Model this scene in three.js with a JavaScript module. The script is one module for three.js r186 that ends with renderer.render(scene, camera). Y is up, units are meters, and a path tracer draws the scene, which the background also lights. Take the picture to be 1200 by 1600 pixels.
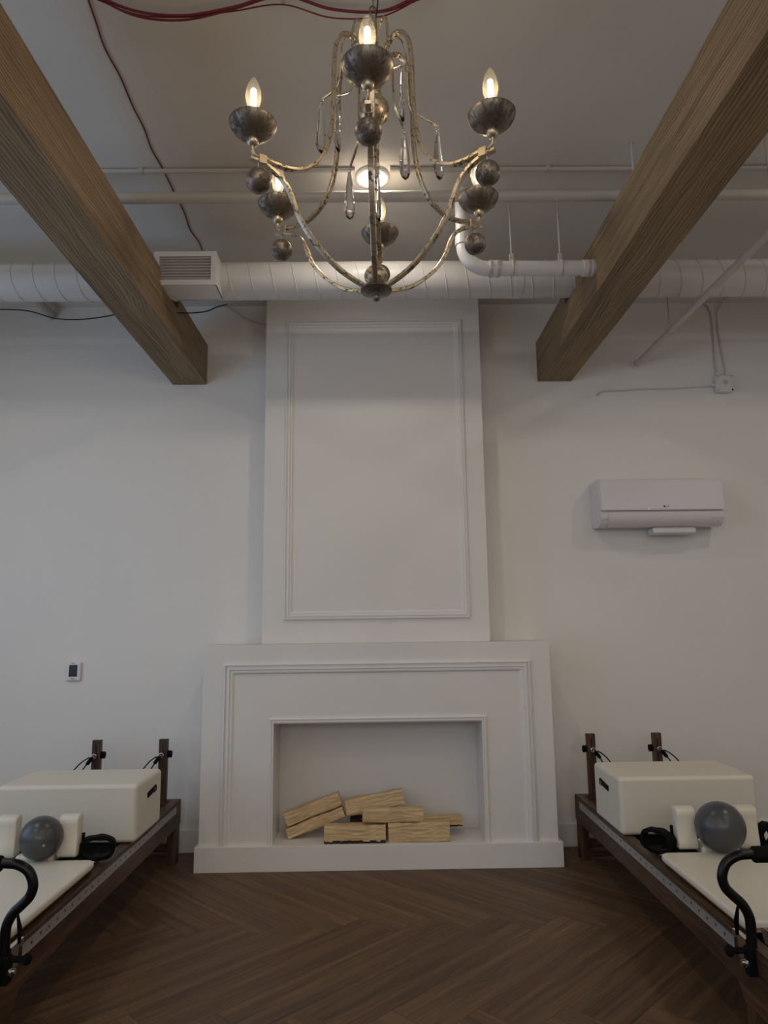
import * as THREE from 'three';
import { RoundedBoxGeometry } from 'three/addons/geometries/RoundedBoxGeometry.js';
import { mergeGeometries, mergeVertices, toCreasedNormals } from 'three/addons/utils/BufferGeometryUtils.js';
import { RectAreaLightUniformsLib } from 'three/addons/lights/RectAreaLightUniformsLib.js';
import { FontLoader } from 'three/addons/loaders/FontLoader.js';
import { TextGeometry } from 'three/addons/geometries/TextGeometry.js';

// ---------------------------------------------------------------- camera, sky, large lights, exposure
const scene = new THREE.Scene();
const renderer = new THREE.WebGLRenderer();
renderer.toneMapping = THREE.LinearToneMapping;
renderer.toneMappingExposure = 1.08;
renderer.shadowMap.enabled = true;

const camera = new THREE.PerspectiveCamera(2 * Math.atan(800 / 1105) * 180 / Math.PI, 0.75, 0.05, 60);
camera.position.set(0, 1.45, 4.94);
camera.rotation.order = 'YXZ';
camera.rotation.set(0.1595, -0.0114, -0.0126);
scene.add(camera);

scene.background = new THREE.Color(0.24, 0.34, 0.50);          // flat overcast daylight outside the shop windows

RectAreaLightUniformsLib.init();
const ROOM = { x0: -3.6, x1: 3.6, z0: 0, z1: 8.6, h: 3.8 };
const LAMP = new THREE.Color(1.0, 0.90, 0.78);
const DOWNLIGHT = 122;                                          // radiance of each ceiling disc
const BULB = 0.055;                                              // candela of each candle bulb
// daylight in the two big panes of the left wall
const DAY = new THREE.Color(0.42, 0.66, 1.0);
const WIN = [[1.15, 3.25], [3.75, 5.85]];
for (const [za, zb] of WIN) {
  const d = new THREE.RectAreaLight(DAY, 1.2, zb - za - 0.1, 2.0);
  d.position.set(ROOM.x0 - 0.07, 1.75, (za + zb) / 2);
  d.lookAt(0, 1.75, (za + zb) / 2);
  d.name = 'daylight'; scene.add(d);
}
// added fill light, set in made-up openings high behind the camera
const FRONT_FILL = new THREE.Color(1.0, 0.95, 0.88), FRONT = [[-2.9, -1.1], [-0.9, 0.9], [1.1, 2.9]], FY = [1.9, 3.35];
for (const [xa, xb] of FRONT) {
  const d = new THREE.RectAreaLight(FRONT_FILL, 2.1, xb - xa - 0.1, FY[1] - FY[0] - 0.1);
  d.position.set((xa + xb) / 2, (FY[0] + FY[1]) / 2, ROOM.z1 + 0.07);
  d.lookAt((xa + xb) / 2, (FY[0] + FY[1]) / 2, 0);
  d.name = 'added_fill_light'; scene.add(d);
}

// ---------------------------------------------------------------- helpers
const V = (x, y, z) => new THREE.Vector3(x, y, z);
let seedState = 7;
function srand(s) { seedState = s >>> 0; }
function rnd() { seedState = (seedState + 0x6D2B79F5) >>> 0; let t = seedState; t = Math.imul(t ^ (t >>> 15), t | 1); t ^= t + Math.imul(t ^ (t >>> 7), t | 61); return ((t ^ (t >>> 14)) >>> 0) / 4294967296; }
const taken = {};
function numbered(n) { const k = taken[n] = (taken[n] ?? -1) + 1; return k ? `${n}_${String(k).padStart(3, '0')}` : n; }
function mesh(name, geo, mat, parent = scene) {
  const m = new THREE.Mesh(geo, mat); m.name = parent === scene ? numbered(name) : name;
  m.castShadow = m.receiveShadow = true; parent.add(m); return m;
}
function tag(o, label, category, group) { o.userData.label = label; o.userData.category = category; if (group) o.userData.group = group; return o; }
function thing(name, label, category, pos = [0, 0, 0], group) {
  const g = new THREE.Group(); g.name = numbered(name); g.position.set(...pos); scene.add(g); return tag(g, label, category, group);
}
function structure(o, label, category) { o.userData.kind = 'structure'; return tag(o, label, category); }
function box(w, h, d, x = 0, y = 0, z = 0, r = 0) {
  const g = r > 0 ? new RoundedBoxGeometry(w, h, d, r > 0.012 ? 4 : 2, r) : new THREE.BoxGeometry(w, h, d);
  return g.translate(x, y, z);
}
const span = (x0, x1, y0, y1, z0, z1, r = 0) => box(Math.abs(x1 - x0), y1 - y0, z1 - z0, (x0 + x1) / 2, (y0 + y1) / 2, (z0 + z1) / 2, r);
function cyl(r0, r1, h, seg, a, b) {                            // cylinder from point a to point b when given
  const g = new THREE.CylinderGeometry(r1, r0, h, seg);
  if (a) { const d = b.clone().sub(a); g.scale(1, d.length() / h, 1); g.applyQuaternion(new THREE.Quaternion().setFromUnitVectors(V(0, 1, 0), d.normalize())); g.translate((a.x + b.x) / 2, (a.y + b.y) / 2, (a.z + b.z) / 2); }
  return g;
}
const rod = (a, b, r, seg = 12) => cyl(r, r, 1, seg, V(...a), V(...b));
function tube(pts, r, seg = 60, rs = 10, closed = false) {
  return new THREE.TubeGeometry(new THREE.CatmullRomCurve3(pts.map(p => V(...p)), closed, 'centripetal'), seg, r, rs, closed);
}
const sphere = (r, x = 0, y = 0, z = 0, ws = 32, hs = 20) => new THREE.SphereGeometry(r, ws, hs).translate(x, y, z);
const lathe = (pts, seg = 40) => new THREE.LatheGeometry(pts.map(p => new THREE.Vector2(...p)), seg);
function prism(pts, depth, bevel = 0) {                          // polygon in x,y extruded along +z
  const s = new THREE.Shape(pts.map(p => new THREE.Vector2(...p)));
  return new THREE.ExtrudeGeometry(s, { depth, bevelEnabled: bevel > 0, bevelThickness: bevel, bevelSize: bevel, bevelOffset: -bevel, bevelSegments: 2, curveSegments: 8 });
}
// uv in metres on flat-sided geometry; u runs along axis "ax" (0 x, 1 y, 2 z)
function metreUV(geo, ax, ou = 0, ov = 0) {
  const g = geo.index ? geo.toNonIndexed() : geo, p = g.attributes.position, n = g.attributes.normal, uv = new Float32Array(p.count * 2);
  for (let i = 0; i < p.count; i++) {
    const c = [p.getX(i), p.getY(i), p.getZ(i)], m = [Math.abs(n.getX(i)), Math.abs(n.getY(i)), Math.abs(n.getZ(i))];
    const d = m[0] > m[1] && m[0] > m[2] ? 0 : m[1] > m[2] ? 1 : 2, o = [0, 1, 2].filter(k => k !== d);
    let a = o[0], b = o[1]; if (b === ax) [a, b] = [b, a];
    uv[2 * i] = c[a] + ou + d * 0.37; uv[2 * i + 1] = c[b] + ov + d * 0.19;
  }
  g.setAttribute('uv', new THREE.BufferAttribute(uv, 2)); return g;
}
// uv in metres picked per triangle, for round things with a blotchy finish
function faceUV(geo) {
  const g = geo.index ? geo.toNonIndexed() : geo, p = g.attributes.position, uv = new Float32Array(p.count * 2), A = V(0, 0, 0), B = V(0, 0, 0), D = V(0, 0, 0);
  for (let i = 0; i < p.count; i += 3) {
    A.fromBufferAttribute(p, i); B.fromBufferAttribute(p, i + 1).sub(A); D.fromBufferAttribute(p, i + 2).sub(A); B.cross(D);
    const m = [Math.abs(B.x), Math.abs(B.y), Math.abs(B.z)], d = m[0] > m[1] && m[0] > m[2] ? 0 : m[1] > m[2] ? 1 : 2;
    for (let k = i; k < i + 3; k++) { const c = [p.getX(k), p.getY(k), p.getZ(k)]; uv[2 * k] = c[(d + 1) % 3] + d * 0.043; uv[2 * k + 1] = c[(d + 2) % 3] + d * 0.017; }
  }
  g.setAttribute('uv', new THREE.BufferAttribute(uv, 2)); return g;
}
// rectangular bar swept along a curve that lies in the plane x,y (z is the width)
function sweepBar(curvePts, w, t, seg = 48, ch = 0.15) {
  const curve = new THREE.CatmullRomCurve3(curvePts.map(p => V(p[0], p[1], 0)), false, 'centripetal');
  const pos = [], uv = [], idx = [], a = w / 2, b = t / 2, c = Math.min(w, t) * ch;
  const sec = [[a - c, b], [a, b - c], [a, -b + c], [a - c, -b], [-a + c, -b], [-a, -b + c], [-a, b - c], [-a + c, b]], n = sec.length;
  let len = 0, last = null, v = 0;
  for (let i = 0; i <= seg; i++) {
    const p = curve.getPointAt(i / seg), T = curve.getTangentAt(i / seg), nx = -T.y, ny = T.x;
    if (last) len += p.distanceTo(last); last = p;
    for (let k = 0; k <= n; k++) { const [sz, sn] = sec[k % n]; pos.push(p.x + nx * sn, p.y + ny * sn, sz); uv.push(len, k * 0.006); }
  }
  for (let i = 0; i < seg; i++) for (let k = 0; k < n; k++) { const q = i * (n + 1) + k, r = q + n + 1; idx.push(q, r, q + 1, r, r + 1, q + 1); }
  for (const e of [0, seg]) {
    const base = pos.length / 3, p = curve.getPointAt(e / seg), T = curve.getTangentAt(e / seg);
    for (let k = 0; k < n; k++) { const [sz, sn] = sec[k]; pos.push(p.x - T.y * sn, p.y + T.x * sn, sz); uv.push(sz, sn); }
    for (let k = 1; k < n - 1; k++) e ? idx.push(base, base + k + 1, base + k) : idx.push(base, base + k, base + k + 1);
  }
  const g = new THREE.BufferGeometry();
  g.setAttribute('position', new THREE.Float32BufferAttribute(pos, 3)); g.setAttribute('uv', new THREE.Float32BufferAttribute(uv, 2)); g.setIndex(idx);
  return toCreasedNormals(g, 0.7);
}

// ---------------------------------------------------------------- procedural textures
function noiseField(seed) {
  srand(seed); const N = 256, tab = new Float32Array(N * N); for (let i = 0; i < N * N; i++) tab[i] = rnd();
  return (x, y, px = 256, py = 256) => {                         // value noise, tiles every px,py cells
    const xi = Math.floor(x), yi = Math.floor(y); let fx = x - xi, fy = y - yi; fx = fx * fx * (3 - 2 * fx); fy = fy * fy * (3 - 2 * fy);
    const x0 = ((xi % px) + px) % px, x1 = (x0 + 1) % px, y0 = ((yi % py) + py) % py, y1 = (y0 + 1) % py;
    const a = tab[y0 * N + x0], b = tab[y0 * N + x1], c = tab[y1 * N + x0], d = tab[y1 * N + x1];
    return a + (b - a) * fx + (c - a) * fy + (a - b - c + d) * fx * fy;
  };
}
function fbm(n, x, y, px, py, oct = 4) { let s = 0, a = 0.5, t = 0; for (let o = 0; o < oct; o++) { s += a * n(x, y, px, py); t += a; a *= 0.5; x *= 2; y *= 2; px = Math.min(256, px * 2); py = Math.min(256, py * 2); } return s / t; }
function dataTex(w, h, fn, srgb, sx, sy) {                       // fn(u,v) -> [r,g,b] 0..1 ; tile is sx by sy metres
  const d = new Uint8Array(w * h * 4);
  for (let j = 0; j < h; j++) for (let i = 0; i < w; i++) { const c = fn(i / w, j / h), k = 4 * (j * w + i); d[k] = 255 * Math.min(1, Math.max(0, c[0])); d[k + 1] = 255 * Math.min(1, Math.max(0, c[1])); d[k + 2] = 255 * Math.min(1, Math.max(0, c[2])); d[k + 3] = 255; }
  const t = new THREE.DataTexture(d, w, h); t.wrapS = t.wrapT = THREE.RepeatWrapping; t.magFilter = THREE.LinearFilter; t.minFilter = THREE.LinearMipmapLinearFilter; t.generateMipmaps = true;
  if (srgb) t.colorSpace = THREE.SRGBColorSpace; t.repeat.set(1 / sx, 1 / sy); t.needsUpdate = true; return t;
}
const mix = (a, b, t) => a + (b - a) * t, mix3 = (a, b, t) => [mix(a[0], b[0], t), mix(a[1], b[1], t), mix(a[2], b[2], t)], clamp = (x, a = 0, b = 1) => Math.min(b, Math.max(a, x));
const smooth = (a, b, x) => { const t = clamp((x - a) / (b - a)); return t * t * (3 - 2 * t); };
// long-grained timber: returns {map, bump}
function timber(seed, w, h, sx, sy, dark, light, rings, warp, contrast, fu = 10, mu = 4) {
  const n1 = noiseField(seed), n2 = noiseField(seed + 1), f = new Float32Array(w * h);
  for (let j = 0; j < h; j++) for (let i = 0; i < w; i++) {
    const u = i / w, v = j / h;
    const big = fbm(n1, u * 4, v * 3, 4, 3, 3), line = v * rings + warp * (big - 0.5) * 4;
    let r = line - Math.floor(line); r = r < 0.75 ? r / 0.75 : (1 - r) / 0.25; r = Math.pow(r, 1.6);   // slow early wood, sharp late wood
    const fine = fbm(n2, u * fu, v * 120, fu, 120, 2), mott = fbm(n2, u * mu + 3, v * 10, mu, 10, 3);
    f[j * w + i] = clamp(0.5 + contrast * (0.55 - r) + 0.55 * (fine - 0.5) + 0.7 * (mott - 0.5));
  }
  const at = (u, v) => f[Math.min(h - 1, Math.floor(v * h)) * w + Math.min(w - 1, Math.floor(u * w))];
  return { map: dataTex(w, h, (u, v) => mix3(dark, light, at(u, v)), true, sx, sy), bump: dataTex(w, h, (u, v) => { const a = at(u, v); return [a, a, a]; }, false, sx, sy) };
}
const hx = (s) => [parseInt(s.slice(1, 3), 16) / 255, parseInt(s.slice(3, 5), 16) / 255, parseInt(s.slice(5, 7), 16) / 255];

const beamTex = timber(11, 1024, 512, 2.4, 0.5, hx('#4f3f2b'), hx('#a48a67'), 32, 1.5, 0.46);
const walnutTex = timber(23, 1024, 256, 1.6, 0.3, hx('#23140c'), hx('#654730'), 8, 0.9, 0.35);
const logTex = timber(31, 512, 256, 0.6, 0.16, hx('#a8855a'), hx('#ecd2a8'), 7, 0.6, 0.28);
const plankTex = [41, 47, 53].map((s) => timber(s, 1024, 256, 1.3, 0.26, hx('#473627'), hx('#9a7d5f'), 5, 0.5, 0.16, 5, 2));

const nA = noiseField(101), nB = noiseField(103), nC = noiseField(107);
const leafMask = (u, v) => { const a = fbm(nA, u * 10, v * 10, 10, 10, 5), b = fbm(nB, u * 40, v * 40, 40, 40, 3); return smooth(0.50, 0.62, a * 0.62 + b * 0.38); };
const leafMap = dataTex(512, 512, (u, v) => mix3(hx('#c4b69e'), hx('#5d5144'), leafMask(u, v) * 0.8), true, 0.1, 0.1);
const leafRough = dataTex(512, 512, (u, v) => { const m = leafMask(u, v); return [0, mix(0.38, 0.75, m), mix(0.9, 0.55, m)]; }, false, 0.1, 0.1);
const cupMask = (u, v) => smooth(0.42, 0.64, fbm(nB, u * 6 + 3, v * 6, 6, 6, 5) * 0.6 + fbm(nC, u * 30, v * 30, 30, 30, 3) * 0.4);
const cupMap = dataTex(512, 512, (u, v) => mix3(hx('#8a7f72'), hx('#5a5047'), cupMask(u, v)), true, 0.14, 0.14);
const cupRough = dataTex(512, 512, (u, v) => { const m = cupMask(u, v); return [0, mix(0.42, 0.7, m), mix(0.85, 0.55, m)]; }, false, 0.14, 0.14);
const mottle = (a, b, s) => dataTex(256, 256, (u, v) => mix3(hx(a), hx(b), fbm(nB, u * 5, v * 5, 5, 5, 5)), true, s, s);

// ---------------------------------------------------------------- materials
const std = (o) => new THREE.MeshStandardMaterial(o), phys = (o) => new THREE.MeshPhysicalMaterial(o);
const M = {
  wall: std({ map: mottle('#e2ded8', '#e6e2dc', 2.3), roughness: 0.6 }),
  ceiling: std({ map: mottle('#d6d0c7', '#dfd9d0', 1.7), roughness: 0.85 }),
  trimWhite: std({ color: '#e3dfda', roughness: 0.45 }),
  fireplace: std({ color: '#dfdad4', roughness: 0.5 }),
  subfloor: std({ color: '#1a120d', roughness: 0.9 }),
  beam: std({ map: beamTex.map, bumpMap: beamTex.bump, bumpScale: 0.0015, roughness: 0.7 }),
  duct: std({ color: '#cfcbc6', roughness: 0.38 }),
  pipe: std({ color: '#bdb6ab', roughness: 0.45 }),
  pipeGrey: std({ color: '#cac4be', roughness: 0.5 }),
  pvc: std({ color: '#d3d0cd', roughness: 0.35 }),
  galvanised: std({ color: '#b9b6b0', roughness: 0.45, metalness: 0.3 }),
  vent: std({ color: '#dcd9d6', roughness: 0.4 }),
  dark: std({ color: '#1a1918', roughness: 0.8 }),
  redWire: std({ color: '#6d1420', roughness: 0.5 }),
  blackWire: std({ color: '#1d1b1a', roughness: 0.6 }),
  whiteWire: std({ color: '#cdc7bd', roughness: 0.55 }),
  leaf: std({ map: leafMap, roughness: 1, metalness: 1, roughnessMap: leafRough, metalnessMap: leafRough }),
  cup: std({ map: cupMap, roughness: 1, metalness: 1, roughnessMap: cupRough, metalnessMap: cupRough }),
  socket: std({ color: '#d8d0bd', roughness: 0.5 }),
  crystal: phys({ color: '#ffffff', roughness: 0, transmission: 1, thickness: 0.01, ior: 1.52 }),
  bulbGlass: phys({ color: '#fffaf0', roughness: 0, transmission: 0.972, thickness: 0, ior: 1.45 }),
  filament: std({ color: '#fff4dc', emissive: new THREE.Color(1, 0.86, 0.62), emissiveIntensity: 9 }),
  disc: std({ color: '#ffffff', emissive: new THREE.Color(1, 0.97, 0.92), emissiveIntensity: 2.2 }),
  walnut: std({ map: walnutTex.map, roughness: 0.45 }),
  ply: std({ color: '#9c7a4e', roughness: 0.6 }),
  vinyl: std({ color: '#d9d2c1', roughness: 0.42 }),
  blackPad: phys({ color: '#070707', roughness: 0.8, specularIntensity: 0.35 }),
  blackTube: phys({ color: '#050506', roughness: 0.28, specularIntensity: 0.6 }),
  alu: std({ color: '#adaba8', roughness: 0.45, metalness: 0.55 }),
  chrome: std({ color: '#d5d5d5', roughness: 0.1, metalness: 1 }),
  ball: phys({ color: '#464648', roughness: 0.3 }),
  plug: std({ color: '#b9b9b5', roughness: 0.5 }),
  log: std({ map: logTex.map, bumpMap: logTex.bump, bumpScale: 0.0015, roughness: 0.8 }),
  bark: std({ color: '#2b2019', roughness: 0.95 }),
  acPlastic: phys({ color: '#dcd7d6', roughness: 0.3, clearcoat: 0.4, clearcoatRoughness: 0.15 }),
  acPanel: phys({ color: '#dfd9d9', roughness: 0.18, clearcoat: 0.8, clearcoatRoughness: 0.06 }),
  film: phys({ color: '#ffffff', roughness: 0.04, transmission: 1, thickness: 0, ior: 1.5 }),
  acGrey: std({ color: '#8d8781', roughness: 0.5 }),
  logoRed: std({ color: '#8b1f3f', roughness: 0.4 }),
  logoGrey: std({ color: '#4c4a4b', roughness: 0.4 }),
  screen: phys({ color: '#15171b', roughness: 0.2 }),
  screenFrame: std({ color: '#050506', roughness: 0.3 }),
  glassPane: phys({ color: '#ffffff', roughness: 0, transmission: 1, thickness: 0, ior: 1.45 }),
  windowFrame: std({ color: '#2b2b2b', roughness: 0.5 }),
};
const plankMats = [];
for (const t of plankTex) for (const c of ['#d8cdbf', '#cbbeaf', '#e0d5c7', '#d2c6b6']) plankMats.push(std({ map: t.map, roughness: 0.55, color: c }));

// ---------------------------------------------------------------- room shell
{
  const { x0, x1, z0, z1, h } = ROOM, T = 0.2;
  const walls = (name, g, label) => structure(mesh(name, g, M.wall), label, 'wall');
  const wb = metreUV(span(x0 - T, x1 + T, -0.1, h + T, -T, 0), 0);
  walls('wall_back', wb, 'off-white painted wall behind the fireplace and the reformers');
  walls('wall_right', metreUV(span(x1, x1 + T, -0.1, h + T, 0, z1), 2), 'off-white painted side wall beyond the reformer with the large grey ball');
  const fp = [[x0 - T, x1 + T, -0.1, FY[0]], [x0 - T, x1 + T, FY[1], h + T], [x0 - T, FRONT[0][0], FY[0], FY[1]], [FRONT[0][1], FRONT[1][0], FY[0], FY[1]], [FRONT[1][1], FRONT[2][0], FY[0], FY[1]], [FRONT[2][1], x1 + T, FY[0], FY[1]]];
  walls('wall_front', mergeGeometries(fp.map(([a, b, c, d]) => metreUV(span(a, b, c, d, z1, z1 + T), 0))), 'off-white painted wall facing the fireplace, with three added openings for fill light');
  FRONT.forEach(([a, b], i) => {  // unseen glazed openings, added to carry the frontal fill light
    const w = new THREE.Group(); w.name = 'window_' + (i + 3); scene.add(w); structure(w, ['added fill light opening on the side of the shop windows', 'middle added fill light opening facing the fireplace', 'added fill light opening beside the plain side wall'][i], 'window');
    const zf = z1 + 0.11, [ya, yb] = FY;
    for (const [p, q, r, s] of [[a, b, ya, ya + 0.05], [a, b, yb - 0.05, yb], [a, a + 0.05, ya + 0.05, yb - 0.05], [b - 0.05, b, ya + 0.05, yb - 0.05]]) mesh('window_frame', span(p, q, r, s, zf - 0.04, zf + 0.04), M.windowFrame, w);
    mesh('pane', span(a + 0.05, b - 0.05, ya + 0.05, yb - 0.05, zf - 0.002, zf + 0.002), M.glassPane, w);
  });
  // left wall with two shop windows
  const ya = 0.7, yb = 2.8, parts = [[0, WIN[0][0], -0.1, h + T], [WIN[0][1], WIN[1][0], -0.1, h + T], [WIN[1][1], z1, -0.1, h + T]];
  for (const [a, b] of WIN) parts.push([a, b, -0.1, ya], [a, b, yb, h + T]);
  walls('wall_left', mergeGeometries(parts.map(([a, b, c, d]) => metreUV(span(x0 - T, x0, c, d, a, b), 2))), 'off-white painted side wall with two shop windows');
  WIN.forEach(([a, b], i) => {
    const w = new THREE.Group(); w.name = 'window_' + (i + 1); scene.add(w); structure(w, i ? 'shop window in the side wall, farther from the fireplace' : 'shop window in the side wall, nearer to the fireplace', 'window');
    const xf = x0 - 0.11;
    for (const [p, q, r, s] of [[a, b, ya, ya + 0.05], [a, b, yb - 0.05, yb], [a, a + 0.05, ya + 0.05, yb - 0.05], [b - 0.05, b, ya + 0.05, yb - 0.05]]) mesh('window_frame', span(xf - 0.04, xf + 0.04, r, s, p, q), M.windowFrame, w);
    mesh('pane', span(xf - 0.002, xf + 0.002, ya + 0.05, yb - 0.05, a + 0.05, b - 0.05), M.glassPane, w);
  });
  structure(mesh('ceiling', metreUV(span(x0, x1, h, h + T, 0, z1), 0), M.ceiling), 'grey-white painted ceiling above the exposed pipes', 'ceiling');
  const fl = structure(mesh('floor', span(x0, x1, -0.1, -0.006, 0, z1), M.subfloor), 'dark brown oak floor laid in wide herringbone planks', 'floor');
  // herringbone planks
  const L = 1.22, w = 0.236, S2 = Math.SQRT2, zo = 1.274 - L / S2, xo = 0.068 - L / S2, gap = 0.0006;
  const clip = (poly, ax, lim, keepLess) => { const out = []; for (let i = 0; i < poly.length; i++) { const p = poly[i], q = poly[(i + 1) % poly.length], ip = keepLess ? p[ax] <= lim : p[ax] >= lim, iq = keepLess ? q[ax] <= lim : q[ax] >= lim; if (ip) out.push(p); if (ip !== iq) { const t = (lim - p[ax]) / (q[ax] - p[ax]); out.push(p.map((c, k) => c + t * (q[k] - c))); } } return out; };
  srand(5);
  const fx = 3.1;                                               // planks are laid under everything the room shows
  for (let m = -3; m <= 5; m++) for (let k = -22; k <= 22; k++) for (const vert of [0, 1]) {
    const bu = k * w + m * L, bv = k * w - m * L;
    const [u0, u1, v0, v1] = vert ? [bu + L, bu + L + w, bv + w - L, bv + w] : [bu, bu + L, bv, bv + w];
    const cs = [[u0 + gap, v0 + gap], [u1 - gap, v0 + gap], [u1 - gap, v1 - gap], [u0 + gap, v1 - gap]];
    let poly = cs.map(([u, v]) => [(u + v) / S2 + xo, (u - v) / S2 + zo, vert ? v - v0 : u - u0, vert ? u - u0 : v - v0]);
    for (const [ax, lim, less] of [[0, x0 + 0.002, 0], [0, x1 - 0.002, 1], [1, 0.002, 0], [1, z1 - 0.002, 1]]) if (poly.length) poly = clip(poly, ax, lim, less);
    const seed = rnd(), pick = Math.floor(rnd() * plankMats.length);
    if (poly.length < 3) continue;
    let A = 0; for (let i = 0; i < poly.length; i++) { const p = poly[i], q = poly[(i + 1) % poly.length]; A += p[0] * q[1] - q[0] * p[1]; }
    if (Math.abs(A) < 0.01) continue;
    if (A > 0) poly.reverse();                                   // counter-clockwise seen from above
    const pos = [], uv = [], n = poly.length, T0 = -0.005, ou = seed * 7.3, ov = Math.floor(seed * 40) * 0.11;
    const put = (p, y) => { pos.push(p[0], y, p[1]); uv.push(p[2] + ou, p[3] + ov); };
    for (let i = 1; i < n - 1; i++) { put(poly[0], 0); put(poly[i], 0); put(poly[i + 1], 0); }
    for (let i = 0; i < n; i++) { const p = poly[i], q = poly[(i + 1) % n]; put(p, 0); put(p, T0); put(q, T0); put(p, 0); put(q, T0); put(q, 0); }
    const g = new THREE.BufferGeometry(); g.setAttribute('position', new THREE.Float32BufferAttribute(pos, 3)); g.setAttribute('uv', new THREE.Float32BufferAttribute(uv, 2)); g.computeVertexNormals();
    mesh('plank', g, plankMats[pick], fl);
  }
  const bb = (name, g, label) => structure(mesh(name, metreUV(g, 0), M.trimWhite), label, 'baseboard');
  bb('baseboard_back', mergeGeometries([span(x0, -1.118, 0, 0.146, 0.001, 0.016, 0.004), span(1.113, x1, 0, 0.146, 0.001, 0.016, 0.004)].map(g => g.index ? g.toNonIndexed() : g)), 'white baseboard along the fireplace wall');
  bb('baseboard_left', span(x0 + 0.001, x0 + 0.016, 0, 0.146, 0.02, z1, 0.004), 'white baseboard under the shop windows');
  bb('baseboard_right', span(x1 - 0.016, x1 - 0.001, 0, 0.146, 0.02, z1, 0.004), 'white baseboard along the plain side wall');
}

// ---------------------------------------------------------------- beams
function beam(x0, x1, n0, n1, ny, label) {
  const y0 = 3.197, y1 = 3.493, z1 = ROOM.z1 - 0.001;
  const pts = [[0.001, y0], [z1, y0], [z1, y1], [n1, y1], [n1, ny], [n0, ny], [n0, y1], [0.001, y1]];
  const g = prism(pts, x1 - x0, 0).rotateY(-Math.PI / 2).translate(x1, 0, 0);       // shape x becomes world z
  return tag(mesh('ceiling_beam', metreUV(g, 2, x0 * 1.7, x0 * 0.9), M.beam), label, 'beam');
}
beam(-1.463, -1.22, 0.775, 1.15, 3.4095, 'weathered brown oak beam notched around the air vent and duct');
beam(1.19, 1.435, 0.81, 1.05, 3.4095, 'weathered brown oak beam pierced by the white drain pipe');

// ---------------------------------------------------------------- fireplace
{
  const f = thing('fireplace', 'tall white painted fireplace with moulded panels and an open firewood niche', 'fireplace', [0, 0, 0]);
  const X0 = -1.098, X1 = 1.09, ZF = 0.377, O0 = -0.65, O1 = 0.645, OT = 0.855, PB = 0.145, TOP = 1.341;
  mesh('plinth', metreUV(span(-1.117, 1.112, 0, PB, 0.001, 0.407, 0.003), 0), M.fireplace, f);
  mesh('back_panel', metreUV(span(X0, X1, PB, TOP, 0.001, 0.07), 0), M.fireplace, f);
  const g = prism([[X0, PB], [O0, PB], [O0, OT], [O1, OT], [O1, PB], [X1, PB], [X1, TOP], [X0, TOP]], ZF - 0.07, 0).translate(0, 0, 0.07);
  mesh('surround', metreUV(g, 0), M.fireplace, f);
  mesh('chimney_breast', metreUV(span(-0.754, 0.738, TOP, ROOM.h - 0.001, 0.001, 0.25, 0.003), 1), M.fireplace, f);
  // moulding strips: profile points are [inwards from the outer edge, height above the face]
  const P1 = [[0, 0], [0, 0.014], [0.006, 0.018], [0.010, 0.018], [0.012, 0.008], [0.018, 0.008], [0.021, 0.016], [0.032, 0.016], [0.035, 0.008], [0.042, 0.010], [0.048, 0.009], [0.052, 0.004], [0.056, 0]];
  const strip = (name, a, b, ia, ib, prof, z, parent) => {        // a,b: outer corners; ia, ib: inward direction at each end
    const pos = []; const at = (c, d, t, h) => [c[0] + d[0] * t, c[1] + d[1] * t, z + h];
    for (let i = 0; i < prof.length - 1; i++) {
      const [t0, h0] = prof[i], [t1, h1] = prof[i + 1], p = at(a, ia, t0, h0), q = at(b, ib, t0, h0), r = at(b, ib, t1, h1), s = at(a, ia, t1, h1);
      pos.push(...p, ...s, ...r, ...p, ...r, ...q);
    }
    const gg = new THREE.BufferGeometry(); gg.setAttribute('position', new THREE.Float32BufferAttribute(pos, 3)); gg.computeVertexNormals();
    mesh(name, metreUV(gg, Math.abs(a[0] - b[0]) > 0.05 ? 0 : 1), M.trimWhite, parent);
  };
  const frame = (x0, x1, y0, y1, prof, z, open) => {
    strip('moulding', [x0, y1], [x1, y1], [1, -1], [-1, -1], prof, z, f);
    strip('moulding', [x0, y0], [x0, y1], open ? [1, 0] : [1, 1], [1, -1], prof, z, f);
    strip('moulding', [x1, y1], [x1, y0], [-1, -1], open ? [-1, 0] : [-1, 1], prof, z, f);
    if (!open) strip('moulding', [x1, y0], [x0, y0], [-1, 1], [1, 1], prof, z, f);
  };
  frame(-0.613, 0.611, 1.495, 3.565, P1, 0.25, false);
  frame(-0.968, 0.961, PB, 1.226, P1.map(([t, h]) => [t * 1.2, h * 1.2]), ZF, true);
  frame(O0 - 0.027, O1 + 0.026, PB, OT + 0.034, [[0, 0], [0, 0.012], [0.006, 0.015], [0.011, 0.014], [0.013, 0.007], [0.018, 0.007], [0.02, 0.012], [0.026, 0.012], [0.0265, 0]], ZF, true);
}

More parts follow.
